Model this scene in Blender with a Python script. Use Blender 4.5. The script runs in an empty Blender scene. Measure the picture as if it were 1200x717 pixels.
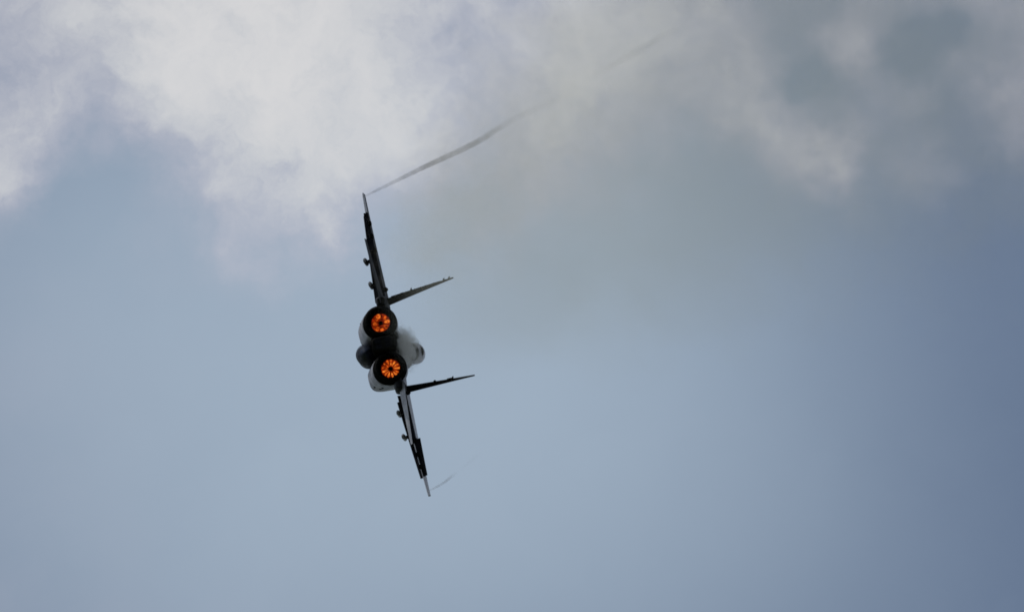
import bpy, bmesh, math, random
from mathutils import Vector, Matrix

random.seed(29)
PI = math.pi
rad = math.radians
S = bpy.context.scene
COL = S.collection

# ------------------------------------------------------------------ camera
ELEV = rad(20)
R = Vector((1, 0, 0))
F = Vector((0, math.cos(ELEV), math.sin(ELEV)))
U = Vector((0, -math.sin(ELEV), math.cos(ELEV)))
EYE = Vector((0, 0, 1.7))
DIST, PPM = 421.0, 31.7            # metres to the jet; photo pixels per metre there
PX = 1.0 / (DIST * PPM)            # one photo pixel as an angle

cam = bpy.data.cameras.new('camera')
cam.sensor_width = 36.0
cam.lens = 36.0 / (1200 * PX)
cam.clip_start, cam.clip_end = 1.0, 60000.0
camo = bpy.data.objects.new('camera', cam)
COL.objects.link(camo)
camo.location = EYE
camo.rotation_euler = Matrix((R, U, -F)).transposed().to_euler()
S.camera = camo

S.view_settings.view_transform = 'Standard'
S.view_settings.look = 'None'
S.view_settings.exposure = 0.0
S.view_settings.gamma = 1.0
S.cycles.use_denoising = True
S.cycles.volume_bounces = 4
S.cycles.filter_width = 1.7


def ray(px, py):
    """direction of the sky seen at a place of the photograph"""
    return (F + R * ((px - 600) * PX) + U * ((358.5 - py) * PX)).normalized()


# --------------------------------------------------------------------- sun
sv = (R * -0.52 + U * 0.74 + F * 0.43).normalized()
sun = bpy.data.lights.new('sun', 'SUN')
sun.energy = 2.2
sun.angle = rad(0.5)
sun.color = (1.0, 0.95, 0.88)
suno = bpy.data.objects.new('sun', sun)
COL.objects.link(suno)
suno.rotation_euler = sv.to_track_quat('Z', 'Y').to_euler()
suno.location = (0, 0, 50)


# ------------------------------------------------------------ node helpers
class Net:
    def __init__(self, tree):
        self.t = tree
        tree.nodes.clear()

    def n(self, kind, **kw):
        nd = self.t.nodes.new(kind)
        for k, v in kw.items():
            setattr(nd, k, v)
        return nd

    def put(self, sock, v):
        if isinstance(v, bpy.types.NodeSocket):
            self.t.links.new(v, sock)
        elif v is not None:
            sock.default_value = v

    def m(self, op, a, b=None, c=None, clamp=False):
        nd = self.n('ShaderNodeMath', operation=op, use_clamp=clamp)
        for s, v in zip(nd.inputs, (a, b, c)):
            self.put(s, v)
        return nd.outputs[0]

    def v(self, op, a, b=None, c=None, s=None):
        nd = self.n('ShaderNodeVectorMath', operation=op)
        for i, x in zip((0, 1, 2), (a, b, c)):
            self.put(nd.inputs[i], x)
        if s is not None:
            self.put(nd.inputs['Scale'], s)
        return nd.outputs['Value'] if op in ('DISTANCE', 'LENGTH', 'DOT_PRODUCT') else nd.outputs[0]

    def noise(self, vec, scale, detail=4.0, rough=0.5, out='Fac', dist=0.0):
        nd = self.n('ShaderNodeTexNoise')
        self.put(nd.inputs['Vector'], vec)
        nd.inputs['Scale'].default_value = scale
        nd.inputs['Detail'].default_value = detail
        nd.inputs['Roughness'].default_value = rough
        nd.inputs['Distortion'].default_value = dist
        return nd.outputs[out]

    def ramp(self, x, a, b, lo=0.0, hi=1.0, smooth=True):
        nd = self.n('ShaderNodeMapRange')
        nd.interpolation_type = 'SMOOTHSTEP' if smooth else 'LINEAR'
        self.put(nd.inputs[0], x)
        for i, q in zip((1, 2, 3, 4), (a, b, lo, hi)):
            self.put(nd.inputs[i], q)
        return nd.outputs[0]

    def mix(self, f, a, b):
        nd = self.n('ShaderNodeMix', data_type='RGBA')
        self.put(nd.inputs[0], f)
        self.put(nd.inputs[6], a)
        self.put(nd.inputs[7], b)
        return nd.outputs[2]


# --------------------------------------------------------------------- sky
world = bpy.data.worlds.new('World')
S.world = world
world.use_nodes = True
w = Net(world.node_tree)
STR = 0.1
sky = w.n('ShaderNodeTexSky', sky_type='NISHITA')
sky.sun_disc = False
sky.sun_elevation = math.asin(sv.z)
sky.sun_rotation = math.atan2(sv.x, sv.y)
sky.air_density, sky.dust_density, sky.ozone_density = 1.0, 1.5, 1.0
d = w.n('ShaderNodeTexCoord').outputs['Generated']
nz = w.noise(d, 95.0, 4.0, 0.55, 'Color')
dw = w.v('MULTIPLY_ADD', w.v('SUBTRACT', nz, (0.5, 0.5, 0.5)), (0.0095,) * 3, d)
nz2 = w.noise(d, 330.0, 5.0, 0.62, 'Color')
dw = w.v('MULTIPLY_ADD', w.v('SUBTRACT', nz2, (0.5, 0.5, 0.5)), (0.0038,) * 3, dw)


def blobs(vec, items):
    tot = None
    for (px, py, r, a) in items:
        q = w.v('DISTANCE', vec, tuple(ray(px, py)))
        q = w.m('MULTIPLY', q, 1.0 / (r * PX))
        q = w.m('MULTIPLY', w.m('MULTIPLY', q, q), -1.0)
        q = w.m('EXPONENT', q)
        tot = w.m('MULTIPLY', q, a) if tot is None else w.m('MULTIPLY_ADD', q, a, tot)
    return tot


VEIL = [(310, 500, 590, 0.92), (790, 540, 320, 0.25), (620, 130, 330, 0.24), (900, 260, 160, 0.06), (1010, 600, 260, 0.09), (60, 300, 260, 0.10), (690, 250, 150, 0.18)]
CLOUD = [
    (270, 85, 125, 0.60), (180, 40, 120, 0.25), (385, 115, 105, 0.42), (380, 20, 150, 0.3), (450, 165, 60, 0.25),
    (490, 130, 75, 0.20), (260, 40, 90, 0.15),
    (15, 140, 55, 0.42), (5, 215, 36, 0.42), (60, 40, 110, 0.20),
    (385, 278, 36, 0.44), (372, 225, 46, 0.26), (285, 200, 48, 0.18), (250, 235, 36, 0.22), (300, 265, 34, 0.16), (308, 325, 30, 0.16), (285, 290, 28, 0.08),
    (640, 45, 95, 0.36), (720, 20, 85, 0.28), (765, 85, 60, 0.20), (650, 140, 75, 0.26), (590, 225, 70, 0.18),
    (862, 75, 38, 0.24), (888, 140, 34, 0.28), (925, 175, 40, 0.26), (975, 188, 42, 0.34), (990, 215, 28, 0.25), (985, 60, 32, 0.26), (1030, 120, 36, 0.14),
    (1090, 190, 38, 0.12), (1192, 130, 40, 0.36), (1210, 50, 60, 0.10), (1130, 80, 30, 0.10), (1060, 0, 60, 0.12), (1180, 5, 50, .12), (830, 15, 55, 0.16),
    (230, -130, 190, 0.50), (520, -160, 190, 0.36), (-120, 60, 110, 0.20), (-60, 220, 60, .25), (1340, 90, 110, 0.30), (860, -170, 170, 0.30), (1150, -190, 160, 0.25), (0, -150, 140, .18),
    (805, 110, 60, 0.10), (690, 165, 80, 0.14), (850, 130, 42, 0.14), (965, 150, 40, 0.06), (1010, 40, 40, .10),
    (590, 45, 40, -0.06), (530, 60, 60, 0.06), (120, 85, 40, -0.16), (100, 215, 60, -0.10), (935, 95, 34, -.14), (1125, 32, 34, -.14), (1085, 45, 30, -.14), (1055, 75, 26, -.10), (1010, 75, 24, .10), (1080, 120, 26, .10),
]
dist_f = w.v('DISTANCE', d, tuple(F))
q = w.m('MULTIPLY', dist_f, 1.0 / 0.075)
q = w.m('POWER', q, 4.0)
here = w.m('EXPONENT', w.m('MULTIPLY', q, -1.0))          # the patch of sky with these very clouds
away = w.m('SUBTRACT', 1.0, here)
big = w.noise(d, 16.0, 8.0, 0.55)
fine = w.noise(dw, 190.0, 6.0, 0.6)
fine2 = w.noise(dw, 60.0, 5.0, 0.55)
c = blobs(dw, CLOUD)
tex = w.m('ADD', w.ramp(fine, 0.3, 0.7, 0.58, 1.42, False), w.ramp(fine2, 0.3, 0.7, -0.18, 0.18, False))
c = w.m('MULTIPLY', c, tex)
c = w.m('MULTIPLY_ADD', w.ramp(big, 0.45, 0.70, 0.0, 0.75), away, c)
c = w.m('POWER', w.m('MAXIMUM', c, 0.0), 1.08)
c = w.m('SUBTRACT', 1.0, w.m('EXPONENT', w.m('MULTIPLY', c, -1.6)))     # optical depth to cover
ve = blobs(d, VEIL)
ve = w.m('ADD', w.m('MULTIPLY', ve, here), w.m('MULTIPLY', w.ramp(w.noise(d, 7.0, 2.0, 0.4), 0.3, 0.7, 0.25, 1.1), away))
ve = w.m('ADD', ve, w.ramp(fine2, 0.2, 0.8, -0.04, 0.04, False), None, True)
DEEP = tuple(x / STR for x in (0.078, 0.115, 0.200)) + (1,)
VEILC = tuple(x / STR for x in (0.338, 0.422, 0.525)) + (1,)
CLOUDC = tuple(x / STR for x in (0.70, 0.695, 0.70)) + (1,)
col = w.mix(0.85, sky.outputs[0], DEEP)        # thin even haze of a humid day over the blue
col = w.mix(ve, col, VEILC)
THINC = tuple(x / STR for x in (0.60, 0.565, 0.635)) + (1,)
col = w.mix(c, col, w.mix(w.ramp(c, 0.25, 0.75), THINC, CLOUDC))
bg = w.n('ShaderNodeBackground')
w.put(bg.inputs[0], col)
bg.inputs[1].default_value = STR
w.t.links.new(bg.outputs[0], w.n('ShaderNodeOutputWorld').outputs[0] if False else w.n('ShaderNodeOutputWorld').inputs[0])


# --------------------------------------------------------------- materials
def mat(name):
    m = bpy.data.materials.new(name)
    m.use_nodes = True
    return m, Net(m.node_tree)


def painted(name, base, dark, rough=0.5, metal=0.0, scale=0.9, edge=(0.45, 0.6), grime=0.35, spec=0.35):
    m, g = mat(name)
    tc = g.n('ShaderNodeTexCoord').outputs['Object']
    patch = g.ramp(g.noise(tc, scale, 3.0, 0.5), edge[0], edge[1])
    col = g.mix(patch, base + (1,), dark + (1,))
    st = g.n('ShaderNodeMapping')
    g.put(st.inputs[0], tc)
    st.inputs['Scale'].default_value = (6.0, 0.9, 6.0)     # streaks along the airflow
    gr = g.ramp(g.noise(st.outputs[0], 2.0, 6.0, 0.65), 0.35, 0.75, 0.0, grime)
    col = g.mix(gr, col, (0.03, 0.03, 0.032, 1))
    b = g.n('ShaderNodeBsdfPrincipled')
    g.put(b.inputs['Base Color'], col)
    g.put(b.inputs['Roughness'], g.ramp(g.noise(tc, 5.0, 4.0), 0.3, 0.7, rough - 0.08, rough + 0.1))
    b.inputs['Metallic'].default_value = metal
    b.inputs['Specular IOR Level'].default_value = spec
    bp = g.n('ShaderNodeBump')
    bp.inputs['Strength'].default_value = 0.15
    bp.inputs['Distance'].default_value = 0.01
    g.put(bp.inputs['Height'], g.noise(tc, 14.0, 3.0))
    g.put(b.inputs['Normal'], bp.outputs[0])
    g.put(g.n('ShaderNodeOutputMaterial').inputs[0], b.outputs[0])
    return m


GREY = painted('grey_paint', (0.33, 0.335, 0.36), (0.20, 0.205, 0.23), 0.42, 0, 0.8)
FUSE = painted('fuselage_grey_paint', (0.19, 0.19, 0.205), (0.08, 0.08, 0.09), 0.5, 0, 0.9, spec=0.2)
LIGHT = painted('light_grey_paint', (0.36, 0.355, 0.385), (0.19, 0.19, 0.215), 0.4, 0, 1.2)
SHADE_BLACK = painted('painted_shade_black', (0.009, 0.009, 0.013), (0.004, 0.004, 0.006), 0.6, 0, 1.5, spec=0.0)  # shade of the backlit control surfaces and fins, put into the base colour
CHAR = painted('charcoal_paint', (0.035, 0.036, 0.042), (0.010, 0.010, 0.011), 0.6, 0, 1.6, (0.4, 0.55), spec=0.03)  # on the upper wing and stabilator it also carries painted-in shade
TANK = painted('blue_grey_tank_paint', (0.022, 0.032, 0.055), (0.006, 0.008, 0.015), 0.45, 0, 1.0, (0.4, 0.6), spec=0.02)
SOOT_SHADE = painted('sooty_shaded_metal', (0.010, 0.0095, 0.009), (0.004, 0.004, 0.004), 0.8, 0.0, 3.0, spec=0.0)  # soot-black metal, with the shade of the backlit tail painted in too
RADOME = painted('radome_paint', (0.16, 0.165, 0.17), (0.10, 0.105, 0.11), 0.45, 0, 2.0)


def flame_mat(name, hot, cool, strength, seed):
    m, g = mat(name)
    tc = g.n('ShaderNodeTexCoord').outputs['Object']
    x = g.noise(g.v('ADD', tc, (seed, seed * 2.0, 0.0)), 9.0, 3.0, 0.6)
    col = g.mix(g.ramp(x, 0.35, 0.62), cool + (1,), hot + (1,))
    e = g.n('ShaderNodeEmission')
    g.put(e.inputs[0], col)
    g.put(e.inputs[1], g.ramp(x, 0.3, 0.7, strength * 0.45, strength))
    g.put(g.n('ShaderNodeOutputMaterial').inputs[0], e.outputs[0])
    return m


FLAME = flame_mat('afterburner_flame', (1.0, 0.28, 0.035), (0.70, 0.07, 0.006), 1.15, 0.0)
FLAMEB = flame_mat('ragged_flame', (0.95, 0.16, 0.014), (0.22, 0.012, 0.002), 0.95, 3.7)
EMBER = flame_mat('glowing_flame_holder', (0.32, 0.024, 0.003), (0.10, 0.006, 0.001), 0.9, 1.3)

m, g = mat('canopy_glass')
b = g.n('ShaderNodeBsdfPrincipled')
b.inputs['Base Color'].default_value = (0.015, 0.016, 0.018, 1)
b.inputs['Roughness'].default_value = 0.22
b.inputs['Specular IOR Level'].default_value = 0.15
g.put(g.n('ShaderNodeOutputMaterial').inputs[0], b.outputs[0])
GLASS = m

m, g = mat('grass')
tc = g.n('ShaderNodeTexCoord').outputs['Object']
b = g.n('ShaderNodeBsdfPrincipled')
g.put(b.inputs['Base Color'], g.mix(g.ramp(g.noise(tc, 0.01, 8.0, 0.6), 0.35, 0.65), (0.035, 0.055, 0.02, 1), (0.075, 0.085, 0.035, 1)))
b.inputs['Roughness'].default_value = 0.95
g.put(g.n('ShaderNodeOutputMaterial').inputs[0], b.outputs[0])
GRASS = m


# ------------------------------------------------------------ mesh helpers
def link(name, bm, material, parent=None, smooth=True, sharp=35):
    bmesh.ops.remove_doubles(bm, verts=bm.verts, dist=1e-5)
    bmesh.ops.recalc_face_normals(bm, faces=bm.faces)
    me = bpy.data.meshes.new(name)
    for f in bm.faces:
        f.smooth = smooth
    bm.to_mesh(me)
    bm.free()
    if smooth:
        me.set_sharp_from_angle(angle=rad(sharp))
    me.materials.append(material)
    o = bpy.data.objects.new(name, me)
    COL.objects.link(o)
    if parent:
        o.parent = parent
    return o


def rings_to_bm(bm, rings, cap0=True, cap1=True, closed=True):
    vs = [[bm.verts.new(p) for p in r] for r in rings]
    n = len(rings[0])
    for a, b2 in zip(vs, vs[1:]):
        for i in range(n if closed else n - 1):
            j = (i + 1) % n
            bm.faces.new((a[i], a[j], b2[j], b2[i]))
    if cap0:
        bm.faces.new(vs[0])
    if cap1:
        bm.faces.new(vs[-1])
    return vs


def loft(secs, n=28, cap0=True, cap1=True):
    """secs: (y, x centre, half width, top z, bottom z, squareness)"""
    bm = bmesh.new()
    rings = []
    for (y, xc, hw, zt, zb, p) in secs:
        ring = []
        for i in range(n):
            a = 2 * PI * i / n
            ca, sa = math.cos(a), math.sin(a)
            x = xc + hw * math.copysign(abs(ca) ** (2 / p), ca)
            z = (zt + zb) / 2 + (zt - zb) / 2 * math.copysign(abs(sa) ** (2 / p), sa)
            ring.append((x, y, z))
        rings.append(ring)
    rings_to_bm(bm, rings, cap0, cap1)
    return bm


def box(bm, c, h, rot=None):
    m4 = Matrix.Translation(c)
    if rot:
        m4 = m4 @ rot
    r = bmesh.ops.create_cube(bm, size=1.0, matrix=m4 @ Matrix.Diagonal((2 * h[0], 2 * h[1], 2 * h[2], 1)))
    return r['verts']


def half_t(c):
    """half thickness of the aerofoil over the chord fraction"""
    return 5 * (0.2969 * math.sqrt(max(c, 0)) - 0.126 * c - 0.3516 * c * c + 0.2843 * c ** 3 - 0.1036 * c ** 4)


class Plane:
    """a lifting surface: span position s -> leading edge, trailing edge, height, thickness ratio"""

    def __init__(self, s0, s1, le0, le1, te0, te1, base, span, th0, th1, curve=0.0):
        self.__dict__.update(locals())

    def pt(self, s, c, side):
        t = (s - self.s0) / (self.s1 - self.s0)
        le = self.le0 + (self.le1 - self.le0) * t
        te = self.te0 + (self.te1 - self.te0) * t
        ch = le - te
        th = self.th0 + (self.th1 - self.th0) * t
        up = Vector(self.base[1])                     # normal of the surface
        p = Vector(self.base[0]) + Vector(self.span) * s + Vector((0, le - c * ch, 0))
        return p + up * (side * (half_t(c) * th * ch + 0.004) + self.curve * t * t)

    def piece(self, s0, s1, c0, c1, ns=6, nc=6, defl=0.0, hinge=None, mirror=False, gap=0.0):
        bm = bmesh.new()
        rings = []
        for k in range(ns + 1):
            s = s0 + (s1 - s0) * k / ns
            cs = [c0 + (c1 - c0) * j / nc for j in range(nc + 1)]
            if c0 == 0:
                cs = [c1 * (j / nc) ** 1.7 for j in range(nc + 1)]
            ring = [self.pt(s, x, 1) for x in cs] + [self.pt(s, x, -1) for x in reversed(cs)]
            if defl:
                hp = (self.pt(s, hinge, 1) + self.pt(s, hinge, -1)) / 2
                ax = Vector(self.span).normalized()
                rm = Matrix.Rotation(defl, 3, ax)
                ring = [hp + rm @ (p - hp) for p in ring]
            rings.append([Vector((-p.x, p.y, p.z)) if mirror else p for p in ring])
        rings_to_bm(bm, rings)
        return bm


# ---------------------------------------------------------------- the jet
def px_point(px, py, depth):
    k = depth * PX
    return EYE + F * depth + R * ((px - 600) * k) + U * ((358.5 - py) * k)


NOZ = px_point(450.5, 403.0, DIST)
roll = rad(77.6)
X0 = R * math.cos(roll) - U * math.sin(roll)
Z0 = R * math.sin(roll) + U * math.cos(roll)
Yb = (F + X0 * math.tan(rad(3.4)) + Z0 * math.tan(rad(0.7))).normalized()
Xb = (X0 - Yb * X0.dot(Yb)).normalized()
Zb = Xb.cross(Yb)
jet = bpy.data.objects.new('fighter_jet', None)
COL.objects.link(jet)
jet.matrix_world = Matrix.LocRotScale(NOZ, Matrix((Xb, Yb, Zb)).transposed().to_quaternion(), (1, 1, 1))
jet['label'] = 'grey twin-engine fighter jet banked on its side with both afterburners glowing orange'
jet['category'] = 'fighter jet'

# fuselage: nose, spine and the flat tail between the engines
fus = link('fuselage', loft([
    (13.3, 0, .30, .40, -.16, 2), (12.6, 0, .42, .52, -.26, 2), (11.6, 0, .50, .66, -.34, 2.1),
    (10.2, 0, .56, .74, -.40, 2.2), (8.8, 0, .62, .74, -.38, 2.2), (7.2, 0, .72, .72, -.25, 2.1),
    (5.0, 0, .85, .62, -.15, 2.1), (3.0, 0, .80, .54, -.28, 2.2)], 36), FUSE, jet)
link('radome', loft([(15.2, 0, .01, .115, .095, 2), (15.0, 0, .07, .17, .04, 2), (14.5, 0, .16, .26, -.04, 2),
                     (13.9, 0, .235, .335, -.10, 2), (13.302, 0, .303, .403, -.163, 2)], 32), RADOME, fus)
bm = bmesh.new()
rings_to_bm(bm, [[(0.018 * math.cos(a) * k, y, .105 + 0.018 * math.sin(a) * k) for a in [i * PI / 4 for i in range(8)]]
                 for (y, k) in ((15.15, 1.0), (16.2, .6))])
link('nose_probe', bm, GREY, fus)
link('tail_housing', loft([(2.998, 0, .81, .55, -.30, 2.4), (1.9, 0, .74, .52, -.44, 2.8), (1.55, 0, .46, .49, -.48, 3.6), (.62, 0, .44, .47, -.50, 4.0),
                           (.5, 0, .29, .46, -.50, 4.0), (-.35, 0, .27, .42, -.47, 4.0), (-.8, 0, .22, .36, -.40, 4.0)], 40), SOOT_SHADE, jet)
bm = bmesh.new()
for sx in (-1, 1):
    for z in (.18, -.20):
        box(bm, Vector((sx * .10, -.80, z)), (.08, .03, .12))
link('air_brake', bm, SHADE_BLACK, jet, False)
link('spine_fairing', loft([(9.0, 0, .30, .88, .6, 2), (7.5, 0, .34, .84, .6, 2.1), (5.0, 0, .33, .74, .5, 2.1),
                            (2.5, 0, .27, .60, .3, 2.1), (.6, 0, .16, .45, .3, 2.1)], 24), FUSE, jet)
can = link('canopy', loft([(12.25, 0, .08, .66, .50, 2), (11.9, 0, .24, .90, .45, 2), (11.3, 0, .34, 1.05, .45, 2.1),
                           (10.5, 0, .40, 1.19, .45, 2.1), (9.7, 0, .39, 1.16, .45, 2.1), (9.0, 0, .33, 1.0, .5, 2.1)], 28), GLASS, jet)
for y, hw, zt in ((11.35, .345, 1.05), (9.6, .39, 1.15)):
    bm = bmesh.new()
    rr = []
    for yy, k in ((y - .05, 1.0), (y - .05, 1.035), (y + .05, 1.035), (y + .05, 1.0)):
        rr.append([(hw * k * math.cos(a), yy, .5 + (zt - .5) * k * math.sin(a)) for a in [PI * i / 20 for i in range(21)]])
    rr.append(rr[0])
    rings_to_bm(bm, rr, False, False, False)
    link('canopy_frame', bm, CHAR, can)

# engines
NX = .865
for sx in (1, -1):
    nac = link('engine_nacelle', loft([
        (1.6, sx * NX, .60, .60, -.68, 2.1), (2.6, sx * NX, .60, .60, -.78, 2.2),
        (4.2, sx * .86, .54, .50, -.90, 2.4), (6.0, sx * .84, .46, .40, -1.02, 2.8), (7.55, sx * .83, .42, .24, -1.04, 3.2)], 40, False, False), LIGHT, jet)
    link('exhaust_shroud', loft([(.55, sx * NX, .560, .560, -.560, 2.0), (1.0, sx * NX, .595, .595, -.62, 2.05), (1.598, sx * NX, .602, .602, -.682, 2.1)], 40, False, False), SOOT_SHADE, nac)
    # raked intake with its lip
    bm = bmesh.new()
    rings = []
    for (k, y0, rake) in ((1.0, 7.55, 0), (1.0, 8.2, .9), (.95, 8.22, .9), (.9, 8.1, .85), (.88, 7.4, 0)):
        ring = []
        for i in range(40):
            a = 2 * PI * i / 40
            ca, sa = math.cos(a), math.sin(a)
            x = .42 * k * math.copysign(abs(ca) ** (2 / 3.4), ca)
            z = .65 * k * math.copysign(abs(sa) ** (2 / 3.4), sa)
            ring.append((sx * .83 + x, y0 + rake * (z + .65), z - .40))
        rings.append(ring)
    rings_to_bm(bm, rings, False, False)
    link('intake', bm, LIGHT, nac, True, 25)
    for (y, dx, z, k) in ((5.0, .335, -.80, .05), (5.0, .435, -.62, .04), (3.6, .50, -.50, .04)):
        bm = bmesh.new()
        box(bm, Vector((sx * (.85 + dx), y, z)), (.05, .16, k))
        link('vent', bm, SOOT_SHADE, nac, False)
    for (y, xc, hw, zt, zb, p) in ((6.6, .836, .446, .34, -1.03, 2.95), (5.1, .85, .503, .45, -.962, 2.6), (3.4, .862, .572, .55, -.842, 2.3), (2.0, .865, .602, .602, -.722, 2.15)):
        link('panel_seam', loft([(y - .04, sx * xc, hw + .004, zt + .004, zb - .004, p), (y + .04, sx * xc, hw + .004, zt + .004, zb - .004, p)], 40, False, False), CHAR, nac)
    # rear ring that closes the nacelle and the variable nozzle
    bm = bmesh.new()
    NP = 24
    rings = []
    prof = [(1.25, .615), (.55, .598), (.50, .575), (.15, .560), (-.22, .500), (-.24, .470), (.10, .425), (.45, .375), (.60, .372), (1.9, .400)]
    for (y, r) in prof:
        ring = []
        for i in range(NP * 4):
            a = 2 * PI * i / (NP * 4)
            rr = r - (.014 if i % 4 == 0 and y < .5 else 0)
            ring.append((sx * NX + rr * math.cos(a), y, rr * math.sin(a)))
        rings.append(ring)
    rings_to_bm(bm, rings, False, True)
    noz = link('exhaust_nozzle', bm, SOOT_SHADE, jet, True, 20)
    # flame holder: a glowing plate, a dark hub, and the flames between its gutters
    bm = bmesh.new()
    rings_to_bm(bm, [[(sx * NX + r * math.cos(a), y, r * math.sin(a)) for a in [2 * PI * i / 32 for i in range(32)]]
                     for (y, r) in ((1.50, .355), (1.42, .35), (1.40, .10))], True, True)
    link('flame_holder', bm, EMBER, noz)
    bm = bmesh.new()
    rings_to_bm(bm, [[(sx * NX + r * math.cos(a), y, r * math.sin(a)) for a in [2 * PI * i / 16 for i in range(16)]]
                     for (y, r) in ((1.39, .085), (1.30, .075), (1.22, .03))], True, True)
    link('hub', bm, SOOT_SHADE, noz)
    nf = 13 if sx > 0 else 8
    rnd = random.Random(5 if sx > 0 else 11)
    for k in range(nf):
        a0 = 2 * PI * k / nf + rnd.uniform(-.05, .05) * (1 if sx > 0 else 3)
        ro = rnd.uniform(.315, .345) if sx > 0 else rnd.uniform(.27, .35)
        ri = rnd.uniform(.10, .14) if sx > 0 else rnd.uniform(.12, .20)
        wd = PI / nf * (0.58 if sx > 0 else rnd.uniform(.55, .98))
        bm = bmesh.new()
        rr = []
        for (t, kw, th) in ((0, .5, .03), (.25, .9, .06), (.6, 1.0, .08), (.85, .8, .06), (1, .35, .03)):
            r = ri + (ro - ri) * t
            rr.append([(sx * NX + r * math.cos(a0 + q1 * wd * kw), 1.395 - q2 * th, r * math.sin(a0 + q1 * wd * kw))
                       for q1, q2 in ((-1, 0), (-.6, 1), (.6, 1), (1, 0))])
        rings_to_bm(bm, rr)
        link('flame', bm, (FLAMEB if k in (2, 7, 8, 9) else FLAME) if sx > 0 else (FLAME if k in (2, 4) else FLAMEB), noz, True, 80)

# centreline drop tank
tank = link('drop_tank', loft([(2.6, 0, .03, -.80, -.86, 2), (2.9, 0, .16, -.66, -1.0, 2), (3.6, 0, .31, -.50, -1.16, 2),
                               (4.6, 0, .40, -.42, -1.24, 2), (6.6, 0, .41, -.42, -1.24, 2), (7.6, 0, .34, -.50, -1.18, 2),
                               (8.5, 0, .12, -.72, -.95, 2), (8.7, 0, .02, -.82, -.86, 2)], 28), TANK, jet)
for y in (4.4, 5.6, 6.8):
    bm = bmesh.new()
    rings_to_bm(bm, [[(r * .985 * math.cos(a), y + dy, -.83 + r * math.sin(a)) for a in [2 * PI * i / 28 for i in range(28)]]
                     for dy, r in ((-.03, .40), (-.03, .418), (.03, .418), (.03, .40))], False, False)
    link('tank_band', bm, LIGHT, tank)

# leading edge root extensions
for mir in (False, True):
    q = -1 if mir else 1
    bm = bmesh.new()
    out = [(11.2, .50), (10.2, .74), (9.0, 1.02), (7.8, 1.42), (7.0, 1.70), (6.2, 1.85), (2.3, 1.75)]
    rings_to_bm(bm, [[(q * .45, y, .36), (q * x, y, .30), (q * x, y, .27), (q * .45, y, .14)] for y, x in out])
    link('wing_root_extension', bm, FUSE, jet, True, 30)

# wings
WING_TH = .08
WING = Plane(1.72, 5.68, 6.2, 2.72, 2.15, 1.42, ((0, 0, .20), (0, 0, 1)), (1, 0, .022), WING_TH, .07, 0.05)
for mir in (False, True):
    q = -1 if mir else 1
    wing = link('wing', WING.piece(1.72, 5.72, .18, .74, 10, 6, mirror=mir), CHAR if mir else GREY, jet)  # mirrored wing is darker: its shade is put into the colour
    link('leading_edge_slat', WING.piece(1.9, 5.0, 0, .178, 8, 5, rad(-32), .178, mir), SHADE_BLACK, wing)
    link('flap', WING.piece(1.85, 3.55, .745, .985, 5, 3, rad(14), .745, mir), SHADE_BLACK, wing)
    link('aileron', WING.piece(3.58, 5.0, .745, .985, 5, 3, rad(14) if mir else rad(-19), .745, mir), SHADE_BLACK, wing)
    link('wing_tip', WING.piece(5.02, 5.74, .0, .178, 2, 5, mirror=mir), LIGHT, wing)
    tip = link('wing_tip', WING.piece(5.02, 5.74, .742, 1.0, 2, 4, mirror=mir), LIGHT, wing)
    for s_ in (2.45, 3.35):
        bm = bmesh.new()
        for v_ in box(bm, Vector((q * s_, 3.9, .06)), (.035, .75, .14)):
            if v_.co.z < .06:
                v_.co.y = 3.9 + (v_.co.y - 3.9) * .8
        py = link('pylon', bm, CHAR, wing, False)
        bm = bmesh.new()
        rings_to_bm(bm, [[(q * s_ + r * 1.0 * math.cos(a), y, -.11 + r * .75 * math.sin(a)) for a in [2 * PI * i / 14 for i in range(14)]]
                         for y, r in ((2.7, .07), (2.72, .095), (3.0, .105), (4.6, .10), (5.2, .03))])
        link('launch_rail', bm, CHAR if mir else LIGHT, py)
        bm = bmesh.new()
        rings_to_bm(bm, [[(q * s_ + r * math.cos(a), y, -.11 + r * .7 * math.sin(a)) for a in [2 * PI * i / 12 for i in range(12)]]
                         for y, r in ((2.70, .072), (2.66, .055))])
        link('rail_end_cap', bm, LIGHT, py)
    for s_ in (3.62, 4.15, 4.62):
        bm = bmesh.new()
        c_ = (WING.pt(s_, .76, 1) + WING.pt(s_, .76, -1)) / 2
        box(bm, Vector((q * c_.x, c_.y, c_.z)), (.085, .2, .11))
        bmesh.ops.bevel(bm, geom=bm.edges[:], offset=.03, segments=2, affect='EDGES')
        link('hinge_fairing', bm, SOOT_SHADE, wing)

# stabilators
for mir in (False, True):
    q = -1 if mir else 1
    ST = Plane(1.50, 3.88, 1.9, -.55, -.55, -1.35, ((0, 0, .34 if not mir else .27), (0, 0, 1)), (1, 0, -.03), .06, .05)
    bm = ST.piece(1.50, 3.88, 0, 1.0, 6, 10, rad(-6) if not mir else rad(2.0), .5, mir)
    st = link('stabilator', bm, GREY if not mir else CHAR, jet)  # mirrored one gets the dark copy, shade painted into it
    bm = bmesh.new()
    rings_to_bm(bm, [[(q * x, .35 + .15 * math.cos(a), .2 + .13 * math.sin(a)) for a in [2 * PI * i / 12 for i in range(12)]] for x in (1.2, 1.62)])
    link('pivot', bm, CHAR, st)

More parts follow.
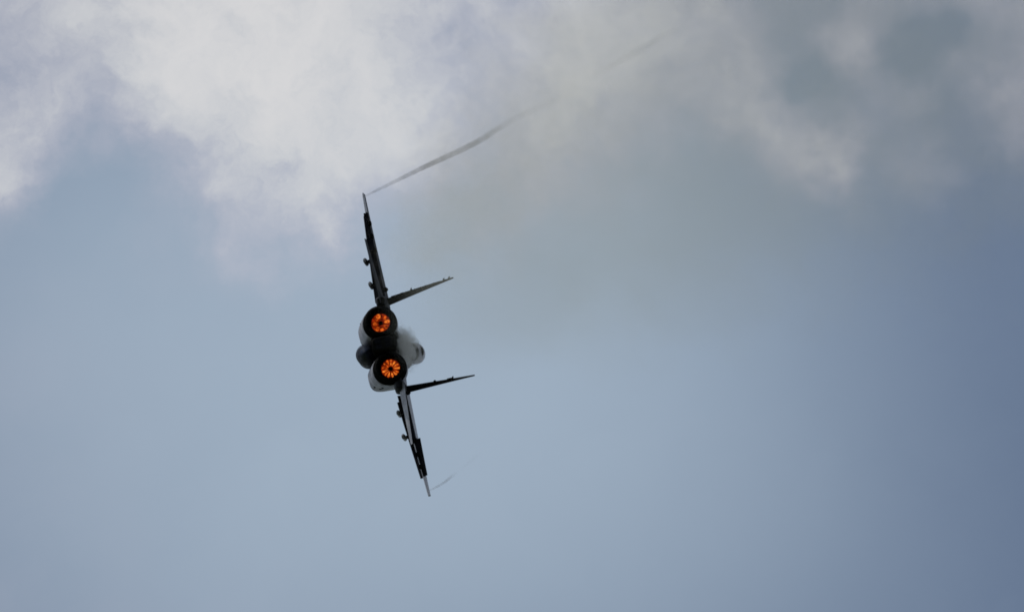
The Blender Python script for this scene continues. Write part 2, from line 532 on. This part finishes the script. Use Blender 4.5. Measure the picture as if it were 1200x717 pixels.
# tail fins on their booms
for mir in (False, True):
    q = -1 if mir else 1
    cant = rad(4.0)
    boom = link('tail_boom', loft([(4.5, q * 1.56, .16, .40, .02, 3), (2.5, q * 1.62, .20, .42, -.04, 3), (.6, q * 1.60, .19, .42, .0, 3),
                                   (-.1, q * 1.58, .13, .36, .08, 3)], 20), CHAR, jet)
    bm = bmesh.new()
    box(bm, Vector((q * 1.95, -.05, .47)), (.075, .22, .09))
    bmesh.ops.bevel(bm, geom=bm.edges[:], offset=.035, segments=2, affect='EDGES')
    link('actuator_fairing', bm, SOOT_SHADE, boom)
    FIN = Plane(0, 2.68, 4.0, .22, .75, -.42, ((1.66, 0, .34), (math.cos(cant), 0, -math.sin(cant))), (math.sin(cant), 0, math.cos(cant)), .068, .05)
    fin = link('tail_fin', FIN.piece(0, 2.68, 0, .70, 8, 8, mirror=mir), SHADE_BLACK, jet)
    link('rudder', FIN.piece(.25, 2.2, .705, 1.0, 6, 3, rad(2), .705, mir), SHADE_BLACK, fin)
    link('rudder_cap', FIN.piece(2.22, 2.68, .705, 1.0, 2, 3, mirror=mir), SHADE_BLACK, fin)
    for (s_, c_, hx, hz) in (((1.18, .93, .055, .05), (1.62, .9, .045, .09), (1.95, .9, .045, .05), (2.35, .8, .035, .07), (.7, .95, .06, .10)) if mir else ((1.18, .93, .05, .05), (1.75, .9, .03, .12))):
        bm = bmesh.new()
        c3 = (FIN.pt(s_, c_, 1) + FIN.pt(s_, c_, -1)) / 2
        box(bm, Vector((q * (c3.x - .02), c3.y, c3.z)), (hx * (1 if mir else .75), .12, hz))
        bmesh.ops.bevel(bm, geom=bm.edges[:], offset=.02, segments=2, affect='EDGES')
        link('shimmer_lump', bm, SOOT_SHADE, fin, False)  # added lumps that imitate the ragged look of heat shimmer

# added stubs roughening the fins' trailing edges in imitation of heat shimmer
for mir in (False, True):
    q = -1 if mir else 1
    rnd = random.Random(3 + mir)
    fin = [o for o in jet.children if o.name.startswith('tail_fin')][1 if mir else 0]
    for k in range(8 if mir else 1):
        s_ = (.45 if mir else 1.9) + k * .3 + rnd.uniform(-.09, .09)
        c3 = (FIN.pt(s_, 1.0, 1) + FIN.pt(s_, 1.0, -1)) / 2
        tilt = rnd.choice((-1, 1)) * rnd.uniform(.05, .10)
        bm = bmesh.new()
        rings_to_bm(bm, [[(q * (c3.x + tilt * t + r * math.cos(a)), c3.y + .02 - .20 * t, c3.z + .04 * t + r * math.sin(a)) for a in [PI * i / 3 for i in range(6)]]
                         for t, r in ((0, .035), (.6, .03), (1, .012))])
        link('shimmer_stub', bm, SOOT_SHADE, fin)

# ------------------------------------------------------ smoke and vapour
Mloc = Matrix.LocRotScale(NOZ, Matrix((R, U, -F)).transposed().to_quaternion(), (1, 1, 1))   # x, y across the wake, z back along it


def path(s, ax, ay):
    t = s / 60.0
    k = .35 * t + .65 * t * t
    return ax * k, ay * k


def wake_tube(name, pts, radii, n=20):
    bm = bmesh.new()
    rings_to_bm(bm, [[(p[0] + r * math.cos(a), p[1] + r * math.sin(a), p[2]) for a in [2 * PI * i / n for i in range(n)]] for p, r in zip(pts, radii)])
    me_o = link(name, bm, None_mat, None)
    me_o.matrix_world = Mloc
    return me_o


None_mat = bpy.data.materials.new('air')


def volume(name, build, colour, aniso):
    m, g = mat(name)
    tc = g.n('ShaderNodeTexCoord').outputs['Object']
    v = g.n('ShaderNodeVolumePrincipled')
    v.inputs['Color'].default_value = colour + (1,)
    v.inputs['Anisotropy'].default_value = aniso
    g.put(v.inputs['Density'], build(g, tc))
    g.put(g.n('ShaderNodeOutputMaterial').inputs['Volume'], v.outputs[0])
    return m


def centre_dist(g, tc, ax, ay, x0, y0):
    sp = g.n('ShaderNodeSeparateXYZ')
    g.put(sp.inputs[0], tc)
    x, y, z = sp.outputs
    t = g.m('MULTIPLY', z, 1 / 60.0)
    k = g.m('MULTIPLY', t, g.m('MULTIPLY_ADD', t, .65, .35))
    dx = g.m('SUBTRACT', g.m('SUBTRACT', x, x0), g.m('MULTIPLY', k, ax))
    dy = g.m('SUBTRACT', g.m('SUBTRACT', y, y0), g.m('MULTIPLY', k, ay))
    return g.m('SQRT', g.m('ADD', g.m('MULTIPLY', dx, dx), g.m('MULTIPLY', dy, dy))), z


SM = (10.0, 6.7)


def smoke_density(g, tc):
    dist, z = centre_dist(g, tc, SM[0], SM[1], .95, .35)
    rad_ = g.m('MULTIPLY_ADD', z, .115, .62)
    rel = g.m('DIVIDE', dist, rad_)
    nz = g.noise(tc, .55, 4.0, .55)
    rel = g.m('ADD', rel, g.ramp(nz, .3, .7, -.3, .3, False))
    shape = g.ramp(rel, 1.0, .5)
    thin = g.m('DIVIDE', 1.0, g.m('MULTIPLY_ADD', z, .012, 1.0))
    start = g.ramp(z, 6.0, 62.0, .03, 1.15)
    return g.m('MULTIPLY', g.m('MULTIPLY', shape, g.m('MULTIPLY', thin, start)), .031)


pts, rr = [], []
for i in range(34):
    s = -.6 + i * 3.05
    x, y = path(s, *SM)
    pts.append((x + .95, y + .35, s))
    rr.append((.115 * s + .62) * 1.3)
sm = wake_tube('exhaust_smoke', pts, rr, 24)
sm.data.materials[0] = volume('exhaust_smoke', smoke_density, (.58, .60, .53), .2)
sm['label'] = 'thin brownish exhaust smoke spreading up and right from the jet engines'
sm['category'] = 'smoke'
sm['kind'] = 'stuff'

# the browner streak shed behind the upper wing
SW = (8.0, 8.0, .62, 2.75)


def streak_density(g, tc):
    dist, z = centre_dist(g, tc, *SW)
    rel = g.m('DIVIDE', dist, g.m('MULTIPLY_ADD', z, .070, 1.0))
    rel = g.m('ADD', rel, g.ramp(g.noise(g.v('MULTIPLY', tc, (1, 1, .25)), 1.1, 5.0, .6), .3, .7, -.4, .4, False))
    shape = g.ramp(rel, 1.0, .1)
    return g.m('MULTIPLY', g.m('MULTIPLY', shape, g.m('MULTIPLY', g.ramp(z, 4.0, 18.0), g.ramp(z, 78.0, 22.0))), .024)


pts, rr = [], []
for i in range(28):
    q = -4.0 + i * 2.9
    x, y = path(q, SW[0], SW[1])
    pts.append((x + SW[2], y + SW[3], q))
    rr.append((.075 * q + 1.0) * 1.4)
st_ = wake_tube('wing_smoke', pts, rr, 20)
st_.data.materials[0] = volume('wing_smoke', streak_density, (.86, .80, .67), .1)
st_['label'] = 'faint brown smoke haze streaming back from behind the upper wing'
st_['category'] = 'smoke'
st_['kind'] = 'stuff'


# condensation torn off the back of the turning jet, in the jet's own axes
def mist_density(g, tc):
    sp = g.n('ShaderNodeSeparateXYZ')
    g.put(sp.inputs[0], tc)
    x, y, z = sp.outputs
    q = g.v('LENGTH', g.v('MULTIPLY', tc, (1 / .85, 1 / 3.2, 1 / .50)))
    nz = g.noise(g.v('MULTIPLY', tc, (1.0, .35, 1.0)), 2.6, 4.0, .6)
    q = g.m('ADD', q, g.ramp(nz, .3, .7, -.6, .6, False))
    return g.m('MULTIPLY', g.ramp(q, 1.0, .4), .7)


bm = bmesh.new()
bmesh.ops.create_icosphere(bm, subdivisions=3, radius=1.0, matrix=Matrix.Diagonal((1.1, 4.2, .66, 1)))
mist = link('condensation_cloud', bm, None_mat)
mist.matrix_world = jet.matrix_world @ Matrix.Translation((.12, 3.0, .66))
mist.data.materials[0] = volume('condensation', mist_density, (.84, .82, .77), .0)
mist['label'] = 'pale puff of condensation hugging the back of the jet beside its nose'
mist['category'] = 'vapour'
mist['kind'] = 'stuff'


def spline(ps, n):
    """smooth curve through points (Catmull-Rom)"""
    out = []
    q = [ps[0] * 2 - ps[1]] + ps + [ps[-1] * 2 - ps[-2]]
    for i in range(1, len(q) - 2):
        for k in range(n):
            t = k / n
            a, b2, c2, d2 = q[i - 1:i + 3]
            out.append(.5 * (2 * b2 + (c2 - a) * t + (2 * a - 5 * b2 + 4 * c2 - d2) * t * t + (3 * b2 - a - 3 * c2 + d2) * t ** 3))
    return out + [ps[-1]]


def trail(label, tip, rel, r0, r1, dens, fades, seed):
    """rel: how far the vortex has drifted (across, up) some metres back along the flight path"""
    tl = Mloc.inverted() @ (jet.matrix_world @ Vector(tip))
    ctl = [Vector((tl.x, tl.y, tl.z))] + [Vector((tl.x + x, tl.y + y, tl.z + z)) for x, y, z in rel]
    pts = spline(ctl, 10)
    rr = []
    for p in pts:
        sb = p.z - tl.z
        rr.append(r0 + (r1 - r0) * (1 - math.exp(-sb / 8)))
        p.x += min(1, sb / 15) * .03 * math.sin(sb * .45 + seed)
        p.y += min(1, sb / 15) * .03 * math.sin(sb * .33 + 2 * seed)
    o = wake_tube('vapour_trail', pts, rr, 12)

    def density(g, tc):
        sp = g.n('ShaderNodeSeparateXYZ')
        g.put(sp.inputs[0], tc)
        z = g.m('SUBTRACT', sp.outputs[2], tl.z)
        tot = None
        for (a, b2, c2, d2, amp) in fades:
            f = g.m('MULTIPLY', g.m('MULTIPLY', g.ramp(z, a, b2), g.ramp(z, d2, c2)), amp)
            tot = f if tot is None else g.m('ADD', tot, f)
        nz = g.ramp(g.noise(g.v('MULTIPLY', tc, (1, 1, .5)), 1.3, 5.0, .65), .3, .65, .5, 1.15)
        return g.m('MULTIPLY', g.m('MULTIPLY', tot, nz), dens)
    o.data.materials[0] = volume('vapour_trail', density, (.27, .27, .28), .0)
    o['label'] = label
    o['category'] = 'vapour trail'
    o['group'] = 'vapour trails off the wing tips'
    return o


trail('long grey vapour trail streaming off the upper wing tip towards the upper right', (-5.6, 1.7, .33),
      [(1.05, 0.44, 4.2), (2.34, 0.99, 9), (4.28, 1.82, 17.5), (5.72, 2.49, 25), (8.84, 3.96, 41), (11.15, 5.14, 54)], 0.035, .13, 1.2,
      [(-1, .5, 15, 24, 1.0), (14, 22, 26, 36, .10), (36, 43, 47, 55, .10)], 0.0)
trail('short faint vapour trail curling off the lower wing tip', (5.6, 1.7, .33),
      [(0.66, 0.43, 5), (1.3, 1.0, 10), (2.24, 1.82, 17)], .03, .08, .6, [(-1, 1, 5, 9.5, 1.0), (9, 12, 13, 16, .08)], 1.3)

# ------------------------------------------------------------------ ground
bm = bmesh.new()
rings_to_bm(bm, [[(r * math.cos(a), r * math.sin(a), 0) for a in [2 * PI * i / 64 for i in range(64)]] for r in (200, 2000, 30000)], True, False)
gr = link('ground', bm, GRASS, None, False)
gr['kind'] = 'structure'
gr['label'] = 'flat green grassland'
